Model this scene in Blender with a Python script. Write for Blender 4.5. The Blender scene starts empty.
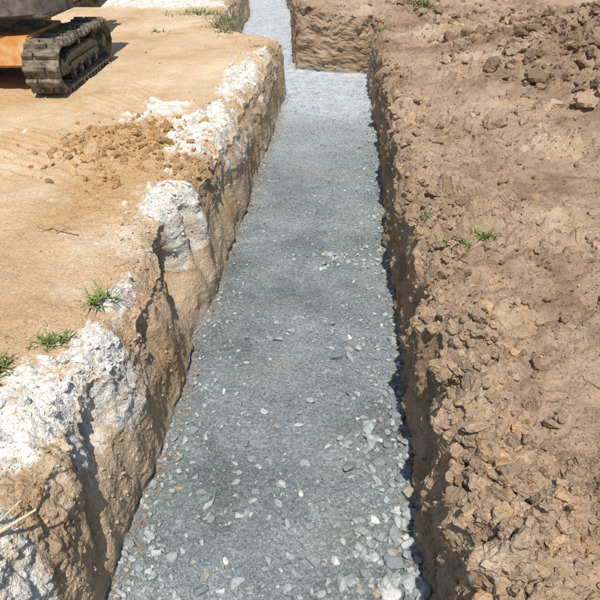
import bpy, bmesh, math, random
import numpy as np
from mathutils import Vector, Matrix
random.seed(7); rng=np.random.default_rng(11)
S=bpy.context.scene
CAMH=1.5; D=0.75
# ---------------------------------------------------------------- noise
_r=np.random.RandomState(3)
G=_r.normal(size=(256,3)); G/=np.linalg.norm(G,axis=1)[:,None]
P=_r.permutation(256); P=np.concatenate([P,P,P])
def pn(x,y,z):
    x=np.asarray(x,float);y=np.asarray(y,float)+0*x;z=np.asarray(z,float)+0*x
    xi=np.floor(x).astype(np.int64);yi=np.floor(y).astype(np.int64);zi=np.floor(z).astype(np.int64)
    xf=x-xi;yf=y-yi;zf=z-zi
    f=lambda t:t*t*t*(t*(t*6-15)+10)
    u,v,w=f(xf),f(yf),f(zf)
    def g(a,b,c):
        h=P[(P[(P[(xi+a)&255]+yi+b)&255]+zi+c)&255]
        gg=G[h]
        return gg[...,0]*(xf-a)+gg[...,1]*(yf-b)+gg[...,2]*(zf-c)
    L=lambda t,a,b:a+t*(b-a)
    return 1.5*L(w,L(v,L(u,g(0,0,0),g(1,0,0)),L(u,g(0,1,0),g(1,1,0))),L(v,L(u,g(0,0,1),g(1,0,1)),L(u,g(0,1,1),g(1,1,1))))
def fbm(x,y,z,s,o=4,gain=.5,seed=0):
    t=0;a=1;n=0
    for i in range(o):
        t=t+a*pn(x*s+seed*7.31+i*3.7,np.asarray(y)*s+seed*3.17,np.asarray(z)*s+i*5.1+seed);n+=a;a*=gain;s*=2.03
    return t/n*1.6
def billow(x,y,z,s,o=4,gain=.55,seed=0):
    t=0;a=1;n=0
    for i in range(o):
        t=t+a*np.abs(pn(x*s+seed*5.31+i*3.7,np.asarray(y)*s+seed*3.17,np.asarray(z)*s+i*5.1+seed));n+=a;a*=gain;s*=2.1
    return t/n*3-.75
def clods(x,y,cell,seed,dens=.7):
    x=x/cell;y=y/cell
    xi=np.floor(x).astype(np.int64);yi=np.floor(y).astype(np.int64)
    best=np.zeros_like(x)
    for a in(-1,0,1):
        for b in(-1,0,1):
            cx=xi+a;cy=yi+b
            h=P[(P[(cx+seed)&255]+cy)&255];h2=P[(h+17+seed)&255];h3=P[(h2+91)&255];h4=P[(h3+7)&255]
            dx=x-(cx+h/255.);dy=y-(cy+h2/255.)
            ang=h4/255*3.14;c,s_=np.cos(ang),np.sin(ang)
            ux=dx*c+dy*s_;uy=(-dx*s_+dy*c)*1.45
            r=.2+.45*(h3/255.)**1.5
            q=1-(ux**4+uy**4)/(r**4)-.25*(ux*ux)/(r*r)
            hh=np.where((h3/255.*.7+h4/255.*.3)<dens,np.clip(q,0,1)**.6*r*(1+.8*ux/r*((h&1)*2-1)),0)
            best=np.maximum(best,hh)
    return best*cell
def ss(a,b,x):
    t=np.clip((x-a)/(b-a),0,1);return t*t*(3-2*t)
# ---------------------------------------------------------------- trench plan
def XL(y):
    y=np.asarray(y,float)
    b=np.interp(y,[-400,8.75,9.15,9.6,16,22,400],[-.86,-.87,-1.25,-2.0,-2.45,-3.4,-70])
    n=.045*fbm(y,0,0,.9,3,.55,1)+.035*fbm(y,0,0,4,4,.6,2)
    return b+n-.12*np.exp(-((y-2.98)/.24)**2)-.03*np.exp(-((y-1.55)/.18)**2)
def XR(y):
    y=np.asarray(y,float)
    b=np.interp(y,[-400,10.0,10.22,16,22,400],[.41,.41,-.80,-1.35,-2.2,-69])
    return b+.04*fbm(y,3,0,1.0,3,.55,4)+.05*fbm(y,3,0,4.5,4,.6,5)
TL=.035;TR=.012
def XTL(y):return np.where(np.asarray(y)<8.7,XL(y)*.5-.43,XL(y))+TL
def zfloor(x,y):
    return -D+.022*fbm(x,y,0,1.1,3,.5,8)+.011*fbm(x,y,0,6,4,.55,9)+.003*fbm(x,y,0,45,2,.6,10)+.03*(ss(.20,-.0,XR(y)-x)+ss(.18,0,x-XL(y)))
WB=[(-1.15,1.45,.24,.36,1.25),(-.95,1.85,.15,.24,1.1),(-1.04,3.30,.20,.30,1.25),(-1.14,4.8,.26,.75,1.1),(-1.12,6.6,.22,.9,1.0),(-1.0,2.3,.10,.25,.8),(-1.6,5.3,.3,.45,.8),(-3.6,12.2,1.6,.7,1.1),(-1.0,7.8,.13,.5,.8),(-1.0,1.0,.2,.15,.8)]
def white(x,y):
    m=0*x
    for cx,cy,rx,ry,a in WB:
        m=np.maximum(m,a*np.exp(-(((x-cx)/rx)**2+((y-cy)/ry)**2)))
    s=XL(y)-x
    A=np.interp(y,[.5,2.4,2.6,3.0,3.6,3.9,4.3,7.2,8.5],[.35,.35,.05,.3,.4,.1,.42,.42,.2])
    m=np.maximum(m,A*np.exp(-((s-.10)/.2)**2))
    n=fbm(x,y,0,3.2,6,.74,40)
    return ss(.43,.66,m+.75*n)
def zleft(x,y):
    s=XL(y)-x
    z=.035*fbm(x,y,0,.6,3,.5,20)+.014*fbm(x,y,0,4,4,.55,21)
    rough=np.clip(.32+.9*fbm(x,y,0,.9,2,.5,22)+1.1*np.exp(-(s/.30)**2),0.14,1.4)
    z=z+rough*(.014*billow(x,y,0,7,4,.6,31)+.006*fbm(x,y,0,30,3,.6,23)+.35*clods(x,y,.05,3,.6))
    m=np.exp(-(((x+1.62)/.36)**2+((y-4.25)/.5)**2))
    z=z+m*(.09+.08*billow(x,y,0,6,4,.65,77)+.35*clods(x,y,.12,12,.8))
    m2=.6*np.exp(-(((x+1.5)/.25)**2+((y-3.3)/.4)**2))+.7*np.exp(-(((x+1.03)/.12)**2+((y-3.85)/.22)**2))
    z=z+m2*(.03+.05*billow(x,y,0,8,4,.65,78))
    t=ss(-1.5,-1.9,x)*ss(3.2,3.8,y)*ss(7.2,6.2,y)
    a=x*.55+y
    z=z+t*.014*np.clip(np.sin(a*2*np.pi/.11+2*pn(x*1.2,y*1.2,0)),-.3,1)*ss(-.3,.2,fbm(x,y,0,1.1,2,.5,66))
    z=z-t*.022*np.exp(-((np.sin((x*.9-y*.25)*3.2)-.6)/.18)**2)
    z=z+.02*white(x,y)*(1+fbm(x,y,0,14,3,.6,67))
    z=z-.075*np.exp(-(s/.075)**2)*(1+.9*fbm(y,x,0,3.5,3,.5,33))
    far=ss(12,20,y)
    return z+.1*far*fbm(x,y,0,.2,2,.5,34)
def heaps(x,y):
    return np.exp(-(((x-3.2)/1.25)**2+((y-7.4)/2.2)**2))+.7*np.exp(-(((x-3.4)/.9)**2+((y-4.6)/1.6)**2))
def zright(x,y):
    s=x-XR(y)
    wx=x+.05*pn(x*11,y*11,3)+.02*pn(x*31,y*31,3);wy=y+.05*pn(x*11,y*11,8)+.02*pn(x*31,y*31,8)
    z=.05*fbm(x,y,0,.7,3,.5,50)+.06*fbm(x,y,0,2.3,4,.55,51)
    fl=np.clip(.60+1.3*fbm(x,y,0,1.3,3,.55,52),.14,1.4)
    heap=heaps(x,y)
    heap2=.6*np.exp(-(((x-1.3)/2.2)**2+((y-12.2)/1.4)**2))
    fl=fl+1.5*heap+.8*np.exp(-(s/.25)**2)
    z=z+fl*(.055*billow(wx,wy,0,4.5,5,.60,60)+.38*clods(wx,wy,.16,61,.75)+.5*clods(wx,wy,.07,62,.7)+.45*clods(wx,wy,.035,63,.6)+.018*fbm(x,y,0,14,4,.7,53)+.004*fbm(x,y,0,70,2,.6,59))
    z=z+.008*fbm(x,y,0,16,4,.7,58)
    cr=np.abs(pn(wx*2.6,wy*2.6,5));z=z-.04*np.exp(-(cr/.02)**2)*ss(-.1,.4,fbm(x,y,0,1.2,2,.5,57))
    z=z+.45*heap+.35*heap2+.05*ss(.2,.9,s)
    z=z+.035*np.exp(-((s-.12)/.12)**2)*(1+fbm(x,y,0,3,2,.5,54))
    z=z-.06*np.exp(-(s/.05)**2)*(1+fbm(x,y,0,5,2,.5,56))
    blk=ss(9.9,10.3,y)*ss(12.5,11,y)*ss(1.6,.6,x)
    z=z+.16*blk
    z=z+.3*ss(14,25,y)*fbm(x,y,0,.15,2,.5,55)
    return z
ys=[];y=.55
while y<18.5:
    ys.append(y); d=.0054*max(y,1.15)
    if 8.7<y<9.7:d=.018
    if 9.95<y<10.28:d=.0075
    y+=d
ynear=list(-3+3.55*np.linspace(0,1,60,endpoint=False))
yb=list(-3-np.geomspace(.2,300,22))[::-1]
yf=list(18.5+np.geomspace(.2,380,50))
Y=np.array(yb+ynear+ys+yf);NR=len(Y)
s=[0.];
while s[-1]<5.2: s.append(s[-1]+.0075+.006*s[-1])
s=np.array(s+list(5.2+np.geomspace(.15,300,32)));NB=len(s)
NW=85;NF=150
xl=XL(Y);xr=XR(Y)
YY=lambda n:np.repeat(Y[:,None],n,1)
xb=xl[:,None]-s[::-1][None,:];yb_=YY(NB);zb=zleft(xb,yb_)
xc=xr[:,None]+s[None,:];yc_=YY(NB);zc=zright(xc,yc_)
v=np.linspace(0,1,NW+2)[1:-1]
def hollows_and_shadow(y,v):
    h=.26*np.exp(-((y-2.92)/.22)**2)*np.exp(-((v-.60)/.22)**2)
    h+=.16*np.exp(-((y-3.34)/.06)**2)*np.exp(-((v-.75)/.3)**2)
    h+=.12*np.exp(-((y-1.62)/.09)**2)*np.exp(-((v-.78)/.12)**2)
    h+=.10*np.exp(-((y-1.36-.15*(v-.5))/.045)**2)*np.exp(-((v-.5)/.3)**2)  # slanted groove shaped in to stand for a cast shadow
    h+=.05*np.exp(-((y-4.2)/.3)**2)*np.exp(-((v-.6)/.2)**2)
    h+=.08*np.exp(-((y-2.25)/.07)**2)*np.exp(-((v-.75)/.15)**2)
    return h
xfl=XTL(Y); xfr=xr-TR
vl=v[::-1][None,:]
zt=zb[:,-1][:,None]; 
f=np.linspace(0,1,NF)[None,:]
xf=xfl[:,None]*(1-f)+xfr[:,None]*f;yf_=YY(NF);zf=zfloor(xf,yf_)
zlw=zf[:,:1]*(1-vl)+zt*vl;xlw=xfl[:,None]*(1-vl)+xl[:,None]*vl;ylw=YY(NW)
vr=v[None,:];zrt=zc[:,:1];zrw=zf[:,-1:]*(1-vr)+zrt*vr;xrw=xfr[:,None]*(1-vr)+xr[:,None]*vr;yrw=YY(NW)
def wfade(v):return ss(0,.08,v)
def hl(x,y,z,v):
    up=ss(.50,.88,v+.35*fbm(y,z,0,2,3,.5,70))
    n=.03*fbm(x*.5,y,z,2.0,3,.5,71)+up*(.024*fbm(x,y,z,7,4,.65,72)+.022*billow(x,y,z,9,4,.62,73))
    n=n+(1-up)*(.009*fbm(x,y*1.0,z*.35,9,3,.5,74)+.003*fbm(x,y,z,35,3,.65,75))+.003*fbm(x,y,z,60,2,.6,76)
    n=n+(1-up)*.005*np.sin((y+.25*z)*2*np.pi/.16+3*pn(y,z,0))
    n=n-.05*ss(.72,1,v)
    return n-hollows_and_shadow(y,v)
def hr(x,y,z,v):
    n=.04*fbm(x*.5,y,z*.5,2.4,3,.5,81)+.035*fbm(x,y,z*.7,8,5,.68,82)+.034*billow(x,y,z*.7,7,4,.62,83)+.005*fbm(x,y,z,50,2,.6,85)
    n=n-.05*ss(.75,1,v)*fbm(x,y,z,5,2,.5,84)
    return -n
wl=wfade(vl);dxl=hl(xlw,ylw,zlw,vl)*wl
wr=wfade(vr);dxr=hr(xrw,yrw,zrw,vr)*wr
fy=((Y>9.98)&(Y<10.26)).astype(float)[:,None]
xlw2=xlw+dxl;xrw2=xrw+dxr*(1-fy);yrw2=yrw+dxr*fy*1.2
e=np.exp(-s/.10)
tl=hl(xb[:,-1:],yb_[:,-1:],zb[:,-1:],1.0);tr=hr(xc[:,:1],yc_[:,:1],zc[:,:1],1.0)
xb2=xb+tl*e[::-1][None,:]
xc2=xc+tr*(1-fy)*e[None,:];yc2=yc_+tr*fy*1.2*e[None,:]
def jy(x,y,z,w):return w*.02*fbm(x,y,z,12,3,.6,90)
X=np.hstack([xb2,xlw2,xf,xrw2,xc2]);Yg=np.hstack([yb_,ylw+jy(xlw,ylw,zlw,wl),yf_,yrw2,yc2]);Z=np.hstack([zb,zlw,zf,zrw,zc])
NC=X.shape[1]
# ---------------------------------------------------------------- colour
c=lambda *a:np.array(a)
def mixc(base,col,t):return base*(1-t[...,None])+np.array(col)*t[...,None]
def whitecol(x,y,z):
    wc=np.zeros(x.shape+(3,))+c(.75,.72,.65);return mixc(wc,(.56,.49,.39),ss(-.1,.5,fbm(x,y,z,9,4,.65,102)))
def col_left(x,y,z):
    n=fbm(x,y,z,1.0,6,.62,100);m=fbm(x,y,z,6,5,.65,101)
    b=np.zeros(x.shape+(3,))+c(.62,.455,.28)
    b=mixc(b,(.52,.345,.18),ss(-.1,.6,n))
    b=mixc(b,(.72,.585,.405),ss(.0,.7,-n+.3*m)*.8)
    b=mixc(b,(.42,.28,.16),ss(.2,.8,m)*.55)
    near=ss(4.2,2.2,y)
    b=b*(1-.08*near[...,None])
    sp=XL(y)-x
    b=mixc(b,(.42,.29,.17),np.exp(-(sp/.25)**2)*ss(-.3,.4,m)*.8)
    mm=np.exp(-(((x+1.62)/.36)**2+((y-4.25)/.5)**2))+.7*np.exp(-(((x+1.5)/.25)**2+((y-3.3)/.4)**2))+.7*np.exp(-(((x+1.03)/.15)**2+((y-3.85)/.25)**2))
    b=mixc(b,(.46,.28,.125),np.clip(mm*1.2,0,1)*.75)
    b=mixc(b,(.52,.33,.155),ss(-1.5,-2.0,x)*ss(3.2,3.8,y)*ss(6.4,5.4,y)*ss(-.2,.4,fbm(x,y,z,1.6,4,.6,144))*.7)
    pk=np.exp(-(((x+.96)/.05)**2+((y-2.32)/.06)**2))*ss(-.1,.3,fbm(x,y,z,25,2,.5,141))
    w=white(x,y);wc=whitecol(x,y,z)
    b=b*(1-w[...,None])+wc*w[...,None]
    d=ss(.1,.55,fbm(x,y,z,2.2,5,.65,142))*np.exp(-(sp/.9)**2)
    b=mixc(b,(.66,.59,.48),d*.5)
    return mixc(b,(.6,.22,.2),pk*.6)
def col_right(x,y,z):
    n=fbm(x,y,z,1.1,6,.62,110);m=fbm(x,y,z,7,5,.68,111)
    b=np.zeros(x.shape+(3,))+c(.385,.275,.185)
    b=mixc(b,(.25,.168,.108),ss(-.1,.6,n+.5*m))
    b=mixc(b,(.54,.42,.295),ss(.05,.7,-n+.4*m)*.85)
    b=mixc(b,(.50,.31,.155),ss(.38,.8,fbm(x,y,z,4,5,.65,112))*.65)
    b=mixc(b,(.58,.49,.37),ss(.35,.8,fbm(x,y,z,2.4,5,.65,113))*.55)
    b=mixc(b,(.25,.165,.105),np.clip(heaps(x,y),0,1)*.6)
    b=mixc(b,(.29,.195,.125),np.exp(-((x-XR(y))/.12)**2)*.4)
    pk=np.exp(-(((x-1.15)/.18)**2+((y-8.3)/.25)**2))*ss(-.1,.3,fbm(x,y,z,12,2,.5,143))
    return mixc(b,(.58,.24,.22),pk*.5)
def col_floor(x,y,z):
    n=fbm(x,y,z,1.4,6,.62,120);m=fbm(x,y,z,10,5,.7,121)
    b=np.zeros(x.shape+(3,))+c(.235,.265,.27)
    b=mixc(b,(.165,.184,.184),ss(-.2,.6,n+.4*m))
    b=mixc(b,(.34,.372,.378),ss(0,.8,-n+.5*m)*.75)
    b=mixc(b,(.32,.285,.22),ss(.0,.7,fbm(x,y,z,2.1,5,.62,122))*.5*ss(.9,0,np.abs(x+.25)*1.2))
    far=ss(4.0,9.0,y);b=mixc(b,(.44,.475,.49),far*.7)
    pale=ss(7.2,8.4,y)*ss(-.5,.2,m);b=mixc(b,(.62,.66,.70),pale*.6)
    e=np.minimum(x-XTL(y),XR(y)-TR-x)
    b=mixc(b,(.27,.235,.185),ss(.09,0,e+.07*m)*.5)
    return b
def col_wl(x,y,z,v):
    m=fbm(x,y,z,5,5,.65,131);n=fbm(x,y,z*2.,1.5,4,.6,132)
    b=np.zeros(x.shape+(3,))+c(.57,.43,.28)
    b=mixc(b,(.43,.305,.185),ss(-.1,.6,n+.3*m))
    b=mixc(b,(.65,.52,.365),ss(0,.7,m-.5*n)*.7)
    b=mixc(b,(.56,.34,.15),ss(.05,.55,fbm(x,y,z,2.5,4,.6,133))*ss(.45,.0,np.abs(v-.35)) *.7)
    b=mixc(b,(.38,.265,.165),ss(.6,.95,v+.2*m)*.5)
    hollow_shade=ss(.03,.15,hollows_and_shadow(y,v));b=mixc(b,(.27,.18,.10),hollow_shade*.6)  # shade painted into the wall colour inside the recesses
    st=fbm(x,y,z*.25,9,4,.65,138)+.6*fbm(x,y,z,6,4,.6,139)
    wt=white(XL(y)-.05,y)*.6+white(XL(y)-.14,y)*.5
    w=ss(.36,.74,wt*.8*ss(.2,.95,v)+.40*st)*ss(.15,.55,v)*(1-.5*hollow_shade)
    b=b*(1-.9*w[...,None])+whitecol(x,y,z)*.95*.9*w[...,None]
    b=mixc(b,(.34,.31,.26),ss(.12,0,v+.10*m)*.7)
    return b
def col_wr(x,y,z,v):
    m=fbm(x,y,z,6,5,.66,135);n=fbm(x,y,z*2.,1.7,4,.6,136)
    b=np.zeros(x.shape+(3,))+c(.42,.30,.195)
    b=mixc(b,(.27,.18,.112),ss(-.1,.6,n+.4*m))
    b=mixc(b,(.53,.40,.265),ss(0,.7,m-.5*n)*.7)
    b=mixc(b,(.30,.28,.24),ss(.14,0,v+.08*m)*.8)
    return b
Vb=vl+0*xlw;Vr=vr+0*xrw
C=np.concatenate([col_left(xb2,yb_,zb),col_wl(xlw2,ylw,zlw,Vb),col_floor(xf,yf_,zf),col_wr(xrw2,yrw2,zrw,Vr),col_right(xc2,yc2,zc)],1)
def gpos(ci,y):
    ri=np.interp(y,Y,np.arange(NR));r0=np.clip(ri.astype(int),0,NR-2);c0=np.clip(ci.astype(int),0,NC-2);fr=(ri-r0);fc=(ci-c0)
    def bl(A):
        fr_=fr[:,None] if A.ndim==3 else fr;fc_=fc[:,None] if A.ndim==3 else fc
        return (A[r0,c0]*(1-fr_)*(1-fc_)+A[r0+1,c0]*fr_*(1-fc_)+A[r0,c0+1]*(1-fr_)*fc_+A[r0+1,c0+1]*fr_*fc_)
    return np.stack([bl(X),bl(Yg),bl(Z)],1),bl(C)
def cL(sp):return NB-1-np.interp(sp,s,np.arange(NB))
def cR(sp):return NB+2*NW+NF+np.interp(sp,s,np.arange(NB))
def mk(name,verts,faces,cols=None,mat=None,smooth=True):
    me=bpy.data.meshes.new(name)
    fa=np.asarray(faces);k=fa.shape[1]
    me.vertices.add(len(verts));me.vertices.foreach_set('co',np.asarray(verts,np.float32).ravel())
    me.loops.add(fa.size);me.loops.foreach_set('vertex_index',fa.astype(np.int32).ravel())
    me.polygons.add(len(fa));me.polygons.foreach_set('loop_start',np.arange(0,fa.size,k,dtype=np.int32))
    try: me.polygons.foreach_set('loop_total',np.full(len(fa),k,np.int32))
    except Exception: pass
    me.update(calc_edges=True)
    me.polygons.foreach_set('use_smooth',np.full(len(me.polygons),smooth))
    if cols is not None:
        a=me.color_attributes.new('Col','FLOAT_COLOR','POINT')
        cc=np.ones((len(verts),4),np.float32);cc[:,:3]=cols;a.data.foreach_set('color',cc.ravel())
    o=bpy.data.objects.new(name,me);S.collection.objects.link(o)
    if mat:me.materials.append(mat)
    return o
# ---------------------------------------------------------------- materials
def soilmat(name,bump=.5,var=.35,rough=.95,dist=.004,speck=0.0,mid=45,det=3):
    m=bpy.data.materials.new(name);m.use_nodes=True;nt=m.node_tree;N=nt.nodes;L=nt.links
    b=N['Principled BSDF'];b.inputs['Roughness'].default_value=rough;b.inputs['Specular IOR Level'].default_value=.15
    at=N.new('ShaderNodeVertexColor');at.layer_name='Col'
    tc=N.new('ShaderNodeTexCoord')
    n2=N.new('ShaderNodeTexNoise');n2.inputs['Scale'].default_value=mid;n2.inputs['Detail'].default_value=det;n2.inputs['Roughness'].default_value=.72
    L.new(tc.outputs['Object'],n2.inputs['Vector'])
    mr=N.new('ShaderNodeMapRange');mr.inputs[1].default_value=.3;mr.inputs[2].default_value=.7;mr.inputs[3].default_value=1-var;mr.inputs[4].default_value=1+var
    L.new(n2.outputs[0],mr.inputs[0])
    vm=N.new('ShaderNodeVectorMath');vm.operation='SCALE';L.new(at.outputs['Color'],vm.inputs[0]);L.new(mr.outputs[0],vm.inputs['Scale'])
    out=vm.outputs[0]
    if speck:
        vo=N.new('ShaderNodeTexVoronoi');vo.inputs['Scale'].default_value=110;L.new(tc.outputs['Object'],vo.inputs['Vector'])
        r=N.new('ShaderNodeMapRange');r.inputs[1].default_value=.0;r.inputs[2].default_value=1;r.inputs[3].default_value=1-speck;r.inputs[4].default_value=1+speck
        sx=N.new('ShaderNodeSeparateColor');L.new(vo.outputs['Color'],sx.inputs[0]);L.new(sx.outputs[0],r.inputs[0])
        v2=N.new('ShaderNodeVectorMath');v2.operation='SCALE';L.new(out,v2.inputs[0]);L.new(r.outputs[0],v2.inputs['Scale']);out=v2.outputs[0]
    L.new(out,b.inputs['Base Color'])
    if bump:
        bp=N.new('ShaderNodeBump');bp.inputs['Strength'].default_value=bump;bp.inputs['Distance'].default_value=dist*3
        L.new(n2.outputs[0],bp.inputs['Height']);L.new(bp.outputs[0],b.inputs['Normal'])
    return m
M_soil=soilmat('soil',.65,.24,.95,.008,0,75,3)
M_grav=soilmat('gravel_fines',.9,.38,.9,.006,.22,55,4)
M_stone=soilmat('stone',0,.20,.85,.003,0,90,2)
M_clod=soilmat('clod',.7,.22,.95,.007,0,70,3)
idx=np.arange(NR*NC).reshape(NR,NC)
q=np.stack([idx[:-1,:-1],idx[:-1,1:],idx[1:,1:],idx[1:,:-1]],-1).reshape(-1,4)
V=np.stack([X,Yg,Z],-1).reshape(-1,3)
g=mk('ground',V,q,C.reshape(-1,3),M_soil)
g.data.materials.append(M_grav)
mi=np.zeros((NR-1,NC-1),np.int32);mi[:,NB+NW:NB+NW+NF]=1
g.data.polygons.foreach_set('material_index',mi.ravel())
# ---------------------------------------------------------------- rocks
def hull(n,flat=.6,seed=0,sub=False):
    r=np.random.RandomState(seed);p=r.normal(size=(n,3));p/=np.linalg.norm(p,axis=1)[:,None];p*=r.uniform(.75,1.1,(n,1));p*=[1,r.uniform(.6,.95),flat*r.uniform(.7,1.2)]
    bm=bmesh.new();[bm.verts.new(a) for a in p];bmesh.ops.convex_hull(bm,input=bm.verts)
    bm.verts.ensure_lookup_table();lo=[v_ for v_ in bm.verts if not v_.link_faces];bmesh.ops.delete(bm,geom=lo,context='VERTS')
    if sub:
        bmesh.ops.bevel(bm,geom=bm.edges[:]+bm.verts[:],offset=.07,segments=1,affect='EDGES')
    bmesh.ops.triangulate(bm,faces=bm.faces)
    bm.verts.index_update();vv=np.array([v_.co[:] for v_ in bm.verts]);ff=np.array([[v_.index for v_ in f_.verts] for f_ in bm.faces]);bm.free();return vv,ff
def clodT(seed,sub=3,rough=.35):
    r=np.random.RandomState(seed)
    bm=bmesh.new();bmesh.ops.create_icosphere(bm,subdivisions=sub,radius=1)
    bm.verts.index_update();vv=np.array([v_.co[:] for v_ in bm.verts]);ff=np.array([[v_.index for v_ in f_.verts] for f_ in bm.faces]);bm.free()
    rad=np.full(len(vv),1.35)
    for k in range(13):
        n=r.normal(size=3);n/=np.linalg.norm(n);h=r.uniform(.5,.95);d=vv@n;rad=np.where(d>.05,np.minimum(rad,h/np.maximum(d,.05)),rad)
    vv=vv*rad[:,None]
    d=1+rough*fbm(vv[:,0],vv[:,1],vv[:,2],1.8,4,.7,seed*1.7)-.12*np.abs(fbm(vv[:,0],vv[:,1],vv[:,2],4,2,.7,seed*2.7))
    vv=vv*d[:,None]*[1,r.uniform(.65,1),r.uniform(.5,.8)]
    return vv,ff
def scatter(name,T,pos,size,cols,mat,smooth=False,tilt=.5):
    n=len(pos);k=rng.integers(0,len(T),n);Vs=[];Fs=[];Cs=[];off=0
    az=rng.uniform(0,6.28,n);tx=rng.normal(0,tilt,n)*.5;ty=rng.normal(0,tilt,n)*.5
    for t in range(len(T)):
        I=np.where(k==t)[0]
        if not len(I):continue
        v0,f0=T[t];p=np.repeat(v0[None],len(I),0)*size[I][:,None,None]
        def rot(p,a,i,j):
            ca=np.cos(a)[:,None];sa=np.sin(a)[:,None];A=p[...,i]*ca-p[...,j]*sa;B=p[...,i]*sa+p[...,j]*ca;p[...,i]=A;p[...,j]=B
        rot(p,tx[I],1,2);rot(p,ty[I],0,2);rot(p,az[I],0,1)
        p+=pos[I][:,None,:];Vs.append(p.reshape(-1,3))
        Fs.append((f0[None]+(np.arange(len(I))*len(v0))[:,None,None]+off).reshape(-1,3));off+=len(I)*len(v0)
        Cs.append(np.repeat(cols[I],len(v0),0))
    return mk(name,np.vstack(Vs),np.vstack(Fs),np.vstack(Cs),mat,smooth)
HB=[hull(random.choice([12,15,18]),.6,i,True) for i in range(16)]
HS=[hull(9,.65,50+i) for i in range(10)]
def fpos(n,ymin=1.0,ymax=10.,pw=1.,edge=None):
    y=ymin*(ymax/ymin)**(rng.uniform(0,1,n)**pw);a=XTL(y);b=XR(y)-TR
    u=rng.uniform(0,1,n)
    if edge=='R':u=1-np.abs(rng.normal(0,.12,n))
    if edge=='L':u=np.abs(rng.normal(0,.10,n))
    u=np.clip(u,.01,.985);return a+(b-a)*u,y
def stonecols(n,light=0,wp=.04):
    t=rng.uniform(0,1,n)[:,None];b=np.array([.19,.212,.215])*(1-t)+np.array([.39,.415,.41])*t
    w=rng.uniform(0,1,n)<wp;b[w]=[.52,.53,.50];w=rng.uniform(0,1,n)<.03;b[w]=[.33,.28,.21]
    return b*(1+light)
px=[];py=[];sz=[]
def addS(x,y,s_):px.append(x);py.append(y);sz.append(s_)
x_,y_=fpos(150,1.05,2.3,1.0,'R');addS(x_,y_,.020+.042*rng.uniform(0,1,150)**1.5)
n=90;x_=.12+rng.normal(0,.16,n);y_=1.08+np.abs(rng.normal(0,.22,n));k_=x_<.36;addS(x_[k_],y_[k_],(.016+.036*rng.uniform(0,1,n)**1.6)[k_])
x_,y_=fpos(520,1.05,8,1.0,'R');addS(x_,y_,rng.uniform(.010,.028,520))
x_,y_=fpos(300,1.05,7,1.1,'L');addS(x_,y_,rng.uniform(.008,.022,300))
x_,y_=fpos(650,1.05,3.2,1.9);addS(x_,y_,.008+.030*rng.uniform(0,1,650)**2.2)
x_,y_=fpos(5200,1.05,9.5,1.0);k_=(fbm(x_,y_,0*x_,1.5,3,.6,200)+rng.normal(0,.2,5200))>.10;addS(x_[k_],y_[k_],(.005+.011*rng.uniform(0,1,5200)**2)[k_])
n=90;addS(-.02+rng.normal(0,.17,n),4.02+rng.normal(0,.06,n),rng.uniform(.012,.028,n))
n=60;addS(-.05+rng.normal(0,.3,n),4.9+rng.normal(0,.25,n),rng.uniform(.01,.02,n))
n=8;addS(np.array([0.02,-.02,.06,-.35,.30,.1,-.12,.33]),np.array([2.8,2.9,2.65,1.35,1.25,1.3,1.22,1.4]),np.array([.05,.03,.025,.045,.06,.045,.05,.05]))
px=np.concatenate(px);py=np.concatenate(py);sz=np.concatenate(sz)
pz=zfloor(px,py)+sz*.22
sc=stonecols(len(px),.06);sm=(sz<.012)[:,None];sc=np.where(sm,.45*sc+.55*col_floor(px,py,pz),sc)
scatter('gravel_stones',HB,np.stack([px,py,pz],1),sz,sc,M_stone,False,.45)
n=50000;x_,y_=fpos(n,1.0,9.8,.95);k_=(fbm(x_,y_,0*x_,2.2,3,.6,205)+rng.normal(0,.3,n)+.7*ss(2.4,1.1,y_)+.5*ss(.25,0,XR(y_)-x_)+.3*ss(.2,0,x_-XL(y_)))>.08
x_,y_=x_[k_],y_[k_];sz=rng.uniform(.002,.0078,len(x_))*(1+.08*y_);
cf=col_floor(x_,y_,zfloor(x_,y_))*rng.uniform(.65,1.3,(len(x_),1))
w=rng.uniform(0,1,len(x_))<.010;cf[w]=[.52,.53,.50]
scatter('gravel',HS,np.stack([x_,y_,zfloor(x_,y_)+sz*.3],1),sz,cf,M_stone,False,.8)
CT=[clodT(i,3,.30) for i in range(12)];CS=[clodT(30+i,2,.3) for i in range(8)]
def tint(cols,lo=.7,hi=1.2):
    return cols*rng.uniform(lo,hi,(len(cols),1))
def put(name,T,ci,y,sz,mat=M_clod,lo=.72,hi=1.18,kr=0,kcol=(.50,.34,.19),sink=.05,fixed=None,tilt=1):
    p,cc=gpos(ci,y);p[:,2]+=sz*sink
    if fixed is not None:cc=np.tile(fixed,(len(y),1))
    cc=tint(cc,lo,hi)
    if kr:
        w=rng.uniform(0,1,len(y))<kr;cc[w]=tint(np.tile(kcol,(w.sum(),1)),.75,1.15)
    return scatter(name,T,p,sz,cc,mat,False,tilt)
def yr(n,a=.8,b=11.):return a*(b/a)**rng.uniform(0,1,n)
n=4800;y_=yr(n);sp=.02+rng.uniform(0,1,n)*3.6*(.35+.13*y_);x_=XR(y_)+sp;k_=(fbm(x_,y_,0*x_,1.3,3,.55,52)+rng.normal(0,.16,n))>-.03;y_,sp=y_[k_],sp[k_]
sz=.006+.030*rng.uniform(0,1,len(y_))**3.2;sz*=1+.05*y_
put('soil_clods',CT,cR(sp),y_,sz,kr=.08)
n=3000;y_=7.3+rng.normal(0,1.7,n);sp=2.7+rng.normal(0,.9,n);k_=(sp>.6)&(y_>3);y_,sp=y_[k_],sp[k_];sz=.015+.11*rng.uniform(0,1,len(y_))**3.2
put('spoil_heap',CT,cR(sp),y_,sz,lo=.6,hi=1.25,kr=.06,sink=.15)
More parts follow.
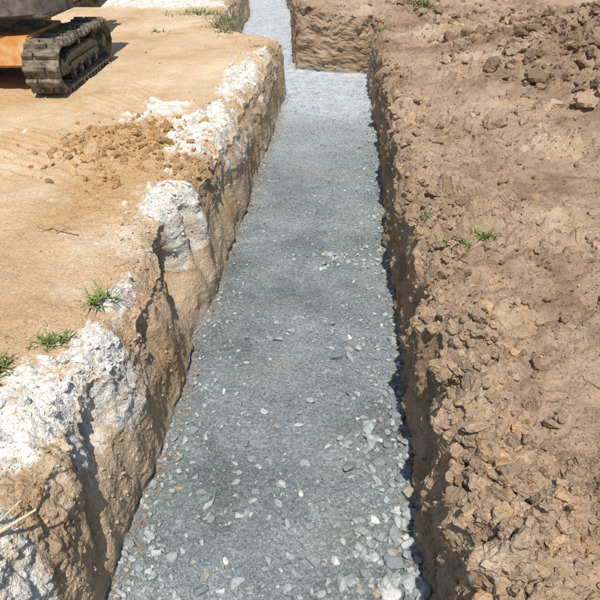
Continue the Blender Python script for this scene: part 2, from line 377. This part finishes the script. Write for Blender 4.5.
n=34000;y_=yr(n);sp=.02+rng.uniform(0,1,n)*3.6*(.35+.13*y_);x_=XR(y_)+sp;k_=(fbm(x_,y_,0*x_,2.5,3,.5,211)+rng.normal(0,.3,n))>-.05;y_,sp=y_[k_],sp[k_]
put('soil_crumbs',CS,cR(sp),y_,rng.uniform(.002,.008,len(y_))*(1+.12*y_),kr=.06)
n=1500;y_=yr(n,.8,10);sp=np.abs(rng.normal(0,.13,n));put('edge_clods',CT,cR(sp),y_,.006+.042*rng.uniform(0,1,n)**2.4,kr=.08,sink=0)
n=1800;y_=yr(n,.9,9.5);ci=NB+NW+NF+rng.uniform(0,1,n)**.7*NW;put('wall_crumbs',CS,ci,y_,.003+.014*rng.uniform(0,1,n)**3,sink=0)
n=900;y_=yr(n,.9,8.5);ci=NB+rng.uniform(0,1,n)**1.6*NW*.8;put('wall_crumbs',CS,ci,y_,.003+.012*rng.uniform(0,1,n)**3,sink=0)
n=13000;y_=yr(n);sp=np.where(rng.uniform(0,1,n)<.5,np.abs(rng.normal(0,.25,n)),rng.uniform(0,1,n)*(.7+.45*y_));x_=XL(y_)-.01-sp
k_=(fbm(x_,y_,0*x_,2.2,3,.5,215)+rng.normal(0,.3,n)+.4*np.exp(-(sp/.3)**2))>.1;y_,sp=y_[k_],sp[k_];sz=rng.uniform(.002,.0065,len(y_))*(1+.1*y_);big=rng.uniform(0,1,len(y_))<.05;sz[big]*=3
put('sand_crumbs',CS,cL(sp),y_,sz,lo=.75,hi=1.12,sink=.1)
n=650;x_=-1.6+rng.normal(0,.25,n);y_=4.25+rng.normal(0,.34,n);sz=.008+.042*rng.uniform(0,1,n)**3
put('dirt_mound',CT,cL(XL(y_)-x_),y_,sz,sink=0,fixed=[.47,.29,.135],lo=.7,hi=1.2)
n=160;x_=-1.03+rng.normal(0,.10,n);y_=3.85+rng.normal(0,.18,n);sz=.008+.03*rng.uniform(0,1,n)**3;k_=x_<XL(y_)
put('dirt_mound',CT,cL((XL(y_)-x_)[k_]),y_[k_],sz[k_],sink=0,fixed=[.42,.27,.14],lo=.75,hi=1.2)
n=600;k_=rng.integers(0,5,n);wb=np.array(WB)[k_];x_=wb[:,0]+rng.normal(0,.6,n)*wb[:,2];y_=wb[:,1]+rng.normal(0,.6,n)*wb[:,3];kk=(x_<XL(y_)-.01);x_,y_=x_[kk],y_[kk];sz=.005+.026*rng.uniform(0,1,len(x_))**3.5
put('limestone_rubble',CT,cL(XL(y_)-x_),y_,sz,sink=.1,fixed=[.70,.68,.62],lo=.8,hi=1.1)
n=600;x1,y1=fpos(n,1.0,9.5,1.,'R');x2,y2=fpos(n,1.0,8.6,1.,'L')
x2=XTL(y2)+np.abs(rng.normal(0,.04,n));x1=XR(y1)-TR-np.abs(rng.normal(0,.035,n))
x_=np.concatenate([x1,x2]);y_=np.concatenate([y1,y2]);sz=.003+.015*rng.uniform(0,1,2*n)**3
scatter('fallen_soil',CS,np.stack([x_,y_,zfloor(x_,y_)+sz*.2],1),sz,tint(np.tile([.33,.26,.18],(2*n,1))),M_clod,False,1)
# ---------------------------------------------------------------- plants
def simplemat(name,col,rough=.6,var=.25,scale=20,metal=0,col2=None,bump=0):
    m=bpy.data.materials.new(name);m.use_nodes=True;nt=m.node_tree;N=nt.nodes;L=nt.links;b=N['Principled BSDF']
    b.inputs['Roughness'].default_value=rough;b.inputs['Metallic'].default_value=metal
    tc=N.new('ShaderNodeTexCoord');n=N.new('ShaderNodeTexNoise');n.inputs['Scale'].default_value=scale;n.inputs['Detail'].default_value=5;n.inputs['Roughness'].default_value=.65
    L.new(tc.outputs['Object'],n.inputs['Vector']);r=N.new('ShaderNodeValToRGB');L.new(n.outputs[0],r.inputs[0])
    c1=[x*(1-var) for x in col];c2=col2 or [x*(1+var) for x in col]
    r.color_ramp.elements[0].position=.38;r.color_ramp.elements[0].color=(*c1,1);r.color_ramp.elements[1].position=.66;r.color_ramp.elements[1].color=(*c2,1)
    L.new(r.outputs[0],b.inputs['Base Color'])
    if bump:
        bp=N.new('ShaderNodeBump');bp.inputs['Strength'].default_value=bump;bp.inputs['Distance'].default_value=.005;L.new(n.outputs[0],bp.inputs['Height']);L.new(bp.outputs[0],b.inputs['Normal'])
    return m
M_grass=simplemat('grass_blade',(.10,.17,.03),.6,.4,40,col2=(.27,.32,.08))
def tuft(name,x,y,zf_,n,length,spread,lie=.6):
    vs=[];fs=[]
    for i in range(n):
        bx=x+random.gauss(0,spread);by=y+random.gauss(0,spread*.6);bz=float(zf_(np.array([bx]),np.array([by]))[0])-.004
        a=random.uniform(0,6.28);l=length*random.uniform(.4,1.1);w=random.uniform(.0018,.0038)*(1+.12*y)
        d=Vector((math.cos(a),math.sin(a),0));sd=Vector((-d.y,d.x,0));p=Vector((bx,by,bz));el=random.uniform(.5,1.4)*(1.2-lie*.6);K=5;b0=len(vs)
        for k in range(K+1):
            ww=w*(1-(k/K)**2*.95)
            vs.append(p-sd*ww);vs.append(p+sd*ww)
            p=p+(d*math.cos(el)+Vector((0,0,1))*math.sin(el))*(l/K);el-=random.uniform(.15,.5)*lie
        for k in range(K):fs.append((b0+2*k,b0+2*k+1,b0+2*k+3,b0+2*k+2))
    return mk(name,np.array([v_[:] for v_ in vs]),np.array(fs),None,M_grass)
for a in [(-1.17,1.91,zleft,80,.085,.036),(-1.07,2.2,zleft,90,.12,.03),(-1.30,1.73,zleft,60,.09,.035),(.79,3.0,zright,45,.11,.035),(.50,3.14,zright,30,.09,.03),(.60,2.8,zright,55,.10,.04),
  (-1.95,10.2,zleft,120,.16,.15),(-2.5,11.0,zleft,140,.18,.22),(-1.75,9.2,zleft,50,.12,.08),(1.15,10.6,zright,120,.18,.12),(.52,9.15,zright,60,.15,.07),(-2.7,9.1,zleft,30,.12,.12),(1.4,8.7,zright,40,.12,.1)]:
    tuft('grass_tuft',*a)
M_wood=simplemat('dry_wood',(.34,.24,.14),.85,.35,60,bump=.5)
M_pale=simplemat('split_wood',(.62,.50,.33),.8,.2,60,bump=.5)
def twig(name,pts,r,mat):
    cu=bpy.data.curves.new(name,'CURVE');cu.dimensions='3D';cu.bevel_depth=r;cu.bevel_resolution=1
    sp=cu.splines.new('POLY');sp.points.add(len(pts)-1)
    for i,p in enumerate(pts):sp.points[i].co=(*p,1);sp.points[i].radius=1-.6*i/len(pts)
    cu.materials.append(mat);o=bpy.data.objects.new(name,cu);S.collection.objects.link(o);return o
def lay(x0,y0,ang,l,zf_,k=7,lift=.006,j=.25):
    pts=[];x,y=x0,y0
    for i in range(k):
        pts.append((x,y,float(zf_(np.array([x]),np.array([y]))[0])+lift+.004*random.random()));a=ang+random.gauss(0,j);x+=math.cos(a)*l/k;y+=math.sin(a)*l/k
    return pts
twig('twig',lay(-1.68,2.92,-.45,.34,zleft),.007,M_wood)
twig('twig',lay(-1.55,2.85,.2,.15,zleft),.003,M_wood)
def splint(x0,y0,ang,l,r):
    p0,_=gpos(cL(np.array([float(XL(y0))-x0])),np.array([y0]));p0=Vector(p0[0])+Vector((0,0,.012))
    twig('wood_splinter',[(p0+Vector((math.cos(ang),math.sin(ang),.12))*l*k/4)[:] for k in range(5)],r,M_pale)
splint(-.94,.98,.75,.15,.007);splint(-.93,1.03,1.1,.09,.004)
twig('twig',lay(-1.2,8.2,.3,.5,zleft),.01,M_wood)
for i in range(34):
    y0=1.1*8**random.random();s0=random.uniform(.05,1.5)
    twig('twig',lay(float(XR(y0))+s0,y0,random.uniform(0,6.28),random.uniform(.05,.16),zright,6,.006,.4),random.uniform(.001,.0022)*(1+.1*y0),M_wood)
for i in range(34):
    y0=1.2*6**random.random();left=random.random()<.35
    r=int(np.searchsorted(Y,y0));vi=random.randint(int(NW*.45),NW-4)
    if left:
        cc=NB+(NW-1-vi);dr=1
    else: cc=NB+NW+NF+vi;dr=-1
    p=Vector((X[r,cc],Yg[r,cc],Z[r,cc]));pts=[];d=Vector((dr*.6,random.uniform(-1,1),-.2))
    p-=Vector((dr*.01,0,0))
    for k in range(7):
        pts.append(p[:]);p=p+d.normalized()*random.uniform(.008,.02);d+=Vector((random.gauss(0,.3)-dr*.05,random.gauss(0,.4),-.35))
    twig('root',pts,random.uniform(.0008,.002),M_wood)
# ---------------------------------------------------------------- mini excavator
M_or=simplemat('orange_paint',(.62,.25,.05),.55,.2,9,col2=(.60,.36,.16),bump=.1)
M_bk=simplemat('dark_steel',(.045,.043,.04),.6,.3,14,col2=(.20,.155,.10),bump=.2)
M_rub=simplemat('dusty_rubber',(.085,.075,.062),.9,.35,12,col2=(.30,.24,.165),bump=.4)
M_gl=simplemat('glass',(.03,.04,.045),.08,.1,3)
M_gry=simplemat('grey_paint',(.085,.082,.075),.75,.25,10,col2=(.21,.175,.13),bump=.1)
EX=bpy.data.objects.new('mini_excavator',None);S.collection.objects.link(EX)
def part(name,bm,mat,bev=.0,smooth=False):
    if bev:bmesh.ops.bevel(bm,geom=bm.edges[:],offset=bev,segments=2,affect='EDGES')
    me=bpy.data.meshes.new(name);bm.to_mesh(me);bm.free();me.materials.append(mat);o=bpy.data.objects.new(name,me);S.collection.objects.link(o);o.parent=EX
    return o
def box(name,x0,x1,y0,y1,z0,z1,mat,bev=.012):
    bm=bmesh.new();bmesh.ops.create_cube(bm,size=1);bmesh.ops.scale(bm,vec=(x1-x0,y1-y0,z1-z0),verts=bm.verts);bmesh.ops.translate(bm,vec=((x0+x1)/2,(y0+y1)/2,(z0+z1)/2),verts=bm.verts);return part(name,bm,mat,bev)
def prism(name,prof,x0,x1,mat,bev=.012):
    bm=bmesh.new();a=[bm.verts.new((x0,p[0],p[1])) for p in prof];b=[bm.verts.new((x1,p[0],p[1])) for p in prof];n=len(prof)
    bm.faces.new(a);bm.faces.new(b[::-1])
    for i in range(n):bm.faces.new((a[i],b[i],b[(i+1)%n],a[(i+1)%n]))
    bmesh.ops.recalc_face_normals(bm,faces=bm.faces);return part(name,bm,mat,bev)
def cylx(name,x0,x1,y,z,r,mat,seg=28,bev=.008):
    bm=bmesh.new();bmesh.ops.create_cone(bm,cap_ends=True,segments=seg,radius1=r,radius2=r,depth=x1-x0);bmesh.ops.rotate(bm,cent=(0,0,0),matrix=Matrix.Rotation(math.pi/2,3,'Y'),verts=bm.verts);bmesh.ops.translate(bm,vec=((x0+x1)/2,y,z),verts=bm.verts);return part(name,bm,mat,bev)
def cylz(name,x,y,z0,z1,r,mat,seg=32):
    bm=bmesh.new();bmesh.ops.create_cone(bm,cap_ends=True,segments=seg,radius1=r,radius2=r,depth=z1-z0);bmesh.ops.translate(bm,vec=(x,y,(z0+z1)/2),verts=bm.verts);return part(name,bm,mat,.006)
R1=.20;L2=.70;TH=.022
def path(n=220):
    per=[];import math as m
    tot=4*L2+2*math.pi*R1
    for i in range(n):
        d=tot*i/n
        if d<2*L2:y_,z_,t=-L2+d,0,(1,0)
        elif d<2*L2+math.pi*R1:
            a=(d-2*L2)/R1-math.pi/2;y_=L2+R1*math.cos(a);z_=R1+R1*math.sin(a);t=(-math.sin(a),math.cos(a))
        elif d<4*L2+math.pi*R1:y_=L2-(d-2*L2-math.pi*R1);z_=2*R1;t=(-1,0)
        else:
            a=(d-4*L2-math.pi*R1)/R1+math.pi/2;y_=-L2+R1*math.cos(a);z_=R1+R1*math.sin(a);t=(-math.sin(a),math.cos(a))
        if z_>1.99*R1:z_-=.018*math.sin((y_+L2)/(2*L2)*math.pi*3)**2
        per.append((y_,z_+.045,t))
    return per
for side,xc0 in (('right',.585),('left',-.585)):
    W=.165;pp=path();bm=bmesh.new();rings=[]
    for (y_,z_,t) in pp:
        nx,nz=t[1],-t[0]
        rings.append([bm.verts.new((xc0-W,y_,z_)),bm.verts.new((xc0+W,y_,z_)),bm.verts.new((xc0+W,y_-nx*TH,z_-nz*TH)),bm.verts.new((xc0-W,y_-nx*TH,z_-nz*TH))])
    n=len(rings)
    for i in range(n):
        for k in range(4):bm.faces.new((rings[i][k],rings[i][(k+1)%4],rings[(i+1)%n][(k+1)%4],rings[(i+1)%n][k]))
    bmesh.ops.recalc_face_normals(bm,faces=bm.faces);part('track_belt_'+side,bm,M_rub)
    bm=bmesh.new();LN=36;pl=path(LN)
    for i,(y_,z_,t) in enumerate(pl):
        nx,nz=t[1],-t[0]
        for hs in (0,1):
            if (i+hs)%2: a0,a1=(-W,.045)if hs==0 else(-.045,W)
            else: a0,a1=(-W,-.06)if hs==0 else(.06,W)
            h=.040;wt=.017;wb=.030
            vs=[]
            for (hh,ww) in ((-.004,wb),(h,wt)):
                for xx in(a0,a1):
                    for sg in(-1,1):
                        vs.append(bm.verts.new((xc0+xx*(1 if hh<0 else .96),y_+nx*hh+t[0]*sg*ww,z_+nz*hh+t[1]*sg*ww)))
            for f_ in((0,1,3,2),(4,6,7,5),(0,4,5,1),(2,3,7,6),(0,2,6,4),(1,5,7,3)):bm.faces.new([vs[j] for j in f_])
    bmesh.ops.recalc_face_normals(bm,faces=bm.faces);part('track_lugs_'+side,bm,M_rub,.004)
    zc_=R1+.045
    for nm,yy in(('idler',-L2),('sprocket',L2)):
        cylx(nm+'_'+side,xc0-.06,xc0+.06,yy,zc_,R1-.03,M_bk)
        cylx(nm+'_hub_'+side,xc0-.12,xc0+.135,yy,zc_,.075,M_gry)
        for k in range(8):
            a=k*math.pi/4;cylx(nm+'_bolt_'+side,xc0+.06,xc0+.068,yy+.12*math.cos(a),zc_+.12*math.sin(a),.014,M_gry,8,.002)
    for yy in(-.38,-.13,.13,.38):
        cylx('roller_'+side,xc0-.1,xc0+.1,yy,.045+TH+.062,.06,M_bk,20);cylx('roller_cap_'+side,xc0+.1,xc0+.125,yy,.045+TH+.062,.035,M_gry,16,.004)
    cylx('carrier_roller_'+side,xc0-.07,xc0+.09,.0,.045+2*R1-.085,.04,M_bk,16)
    prism('track_frame_'+side,[(-.55,.14),(.55,.14),(.58,.26),(.35,.325),(-.35,.325),(-.58,.26)],xc0-.085,xc0+.10,M_bk)
    prism('track_frame_rib_'+side,[(-.45,.20),(.45,.20),(.42,.235),(-.42,.235)],xc0+.10,xc0+.118,M_bk,.004)
box('car_body',-.42,.42,-.35,.4,.24,.50,M_or,.03)
prism('frame_cross_member',[(-.70,.24),(-.30,.20),(-.30,.50),(-.62,.50)],-.415,.415,M_or,.02)
for sx in(-1,1):
    prism('axle_arm',[(-.2,.2),(.2,.2),(.16,.42),(-.16,.42)],min(sx*.38,sx*.52),max(sx*.38,sx*.52),M_bk)
    prism('blade_arm',[(.3,.3),(.94,.14),(.94,.24),(.3,.42)],sx*.28-.035,sx*.28+.035,M_or)
bld=[(.98,.03),(1.03,.05),(.99,.13),(.99,.2),(1.03,.28),(.99,.28),(.945,.2),(.945,.11)]
prism('dozer_blade',bld,-.60,.60,M_or,.004)
cylx('blade_ram',-.03,.03,.6,.33,.04,M_gry)
cylz('slew_ring',0,0,.49,.65,.34,M_bk)
box('deck',-.62,.62,-.56,.62,.64,.69,M_bk,.015)
def housing(name,z0,z1,top,zt_,k,mat):
    bm=bmesh.new();pr=[]
    for i in range(25):
        a=math.pi+math.pi*i/24;pr.append((.68*k*math.cos(a),-.18+.55*k*math.sin(a)))
    pr+=[(.68*k,.05),(-.68*k,.05)]
    lo=[bm.verts.new((x,y,z0)) for x,y in pr];mid=[bm.verts.new((x,y,z1)) for x,y in pr];hi=[bm.verts.new((x*top,y*top,zt_)) for x,y in pr];n=len(pr)
    for A,B in((lo,mid),(mid,hi)):
        for i in range(n):bm.faces.new((A[i],A[(i+1)%n],B[(i+1)%n],B[i]))
    bm.faces.new(lo[::-1]);bm.faces.new(hi);bmesh.ops.recalc_face_normals(bm,faces=bm.faces);part(name,bm,mat,.01)
housing('counterweight',.67,.83,.97,.86,.99,M_gry)
housing('engine_housing',.87,1.05,.93,1.2,.97,M_or)
box('side_cover',.30,.66,.055,.60,.70,1.0,M_or,.03);box('fuel_tank',-.66,-.45,.08,.60,.70,.9,M_bk,.03)
box('seat_base',-.25,.2,.08,.35,.70,1.05,M_bk,.03);box('seat_back',-.22,.18,.05,.13,1.05,1.5,M_bk,.03)
for sx in(-.60,.60):
    for sy in(-.30,.58):box('canopy_post',sx-.025,sx+.025,sy-.025,sy+.025,1.0 if sy<0 else .68,2.25,M_bk,.008)
box('canopy_roof',-.68,.68,-.42,.72,2.25,2.33,M_or,.03);box('cab_windscreen',-.575,.575,.575,.585,1.05,2.2,M_gl,.001);box('cab_rear_glass',-.575,.575,-.305,-.295,1.22,2.2,M_gl,.001)
for sx in(-.12,.12):
    box('control_lever',sx-.012,sx+.012,.45,.474,.68,1.15,M_bk,.004)
box('swing_post',-.12,.12,.60,.86,.42,.80,M_or,.02)
prism('boom',[(.75,.68),(.95,.72),(1.35,1.65),(1.95,2.15),(2.45,2.1),(2.5,2.2),(1.9,2.38),(1.2,1.85),(.72,.85)],-.08,.08,M_or,.015)
prism('dipper_arm',[(2.3,2.3),(2.5,2.32),(2.85,1.0),(2.72,.95),(2.3,2.0)],-.06,.06,M_or,.012)
prism('bucket',[(2.65,.95),(2.88,.98),(2.98,.65),(2.8,.40),(2.45,.36),(2.30,.5),(2.36,.55),(2.5,.46),(2.72,.5),(2.84,.68)],-.22,.22,M_bk,.006)
def rod(name,p,q_,r,mat):
    bm=bmesh.new();p=Vector(p);q_=Vector(q_);d=q_-p;bmesh.ops.create_cone(bm,cap_ends=True,segments=16,radius1=r,radius2=r,depth=d.length)
    bmesh.ops.transform(bm,matrix=Matrix.Translation((p+q_)/2)@d.to_track_quat('Z','Y').to_matrix().to_4x4(),verts=bm.verts);part(name,bm,mat)
rod('boom_ram',(0,.9,.6),(0,1.5,1.55),.04,M_gry);rod('dipper_ram',(0,1.4,2.12),(0,2.4,2.5),.035,M_gry);rod('bucket_ram',(0,2.5,2.0),(0,2.98,1.15),.03,M_gry)
EX.location=(-3.43,6.42,-.01);EX.rotation_euler=(0,0,math.radians(4.15))
# ---------------------------------------------------------------- camera, light
cam=bpy.data.cameras.new('camera');co=bpy.data.objects.new('camera',cam);S.collection.objects.link(co);S.camera=co
cam.sensor_width=36;cam.lens=36;cam.clip_end=2000;cam.clip_start=.02
co.location=(0,0,CAMH);co.rotation_euler=(math.radians(90-33.2),0,math.radians(4.15))
el=math.radians(62);az=(.07,-1)
n_=math.hypot(*az);sd=Vector((az[0]/n_*math.cos(el),az[1]/n_*math.cos(el),math.sin(el)))
sl=bpy.data.lights.new('sun','SUN');sl.energy=4.7;sl.angle=math.radians(.5);sl.color=(1,.955,.88)
so=bpy.data.objects.new('sun',sl);S.collection.objects.link(so);so.rotation_euler=sd.to_track_quat('Z','Y').to_euler();so.location=(2,-4,8)
w=bpy.data.worlds.new('World');S.world=w;w.use_nodes=True;nt=w.node_tree
sk=nt.nodes.new('ShaderNodeTexSky');sk.sky_type='NISHITA';sk.sun_disc=False;sk.sun_elevation=el;sk.sun_rotation=math.atan2(sd.x,sd.y)
bg=nt.nodes['Background'];bg.inputs[1].default_value=.12;nt.links.new(sk.outputs[0],bg.inputs[0])
S.view_settings.view_transform='Standard';S.view_settings.look='None';S.view_settings.exposure=0
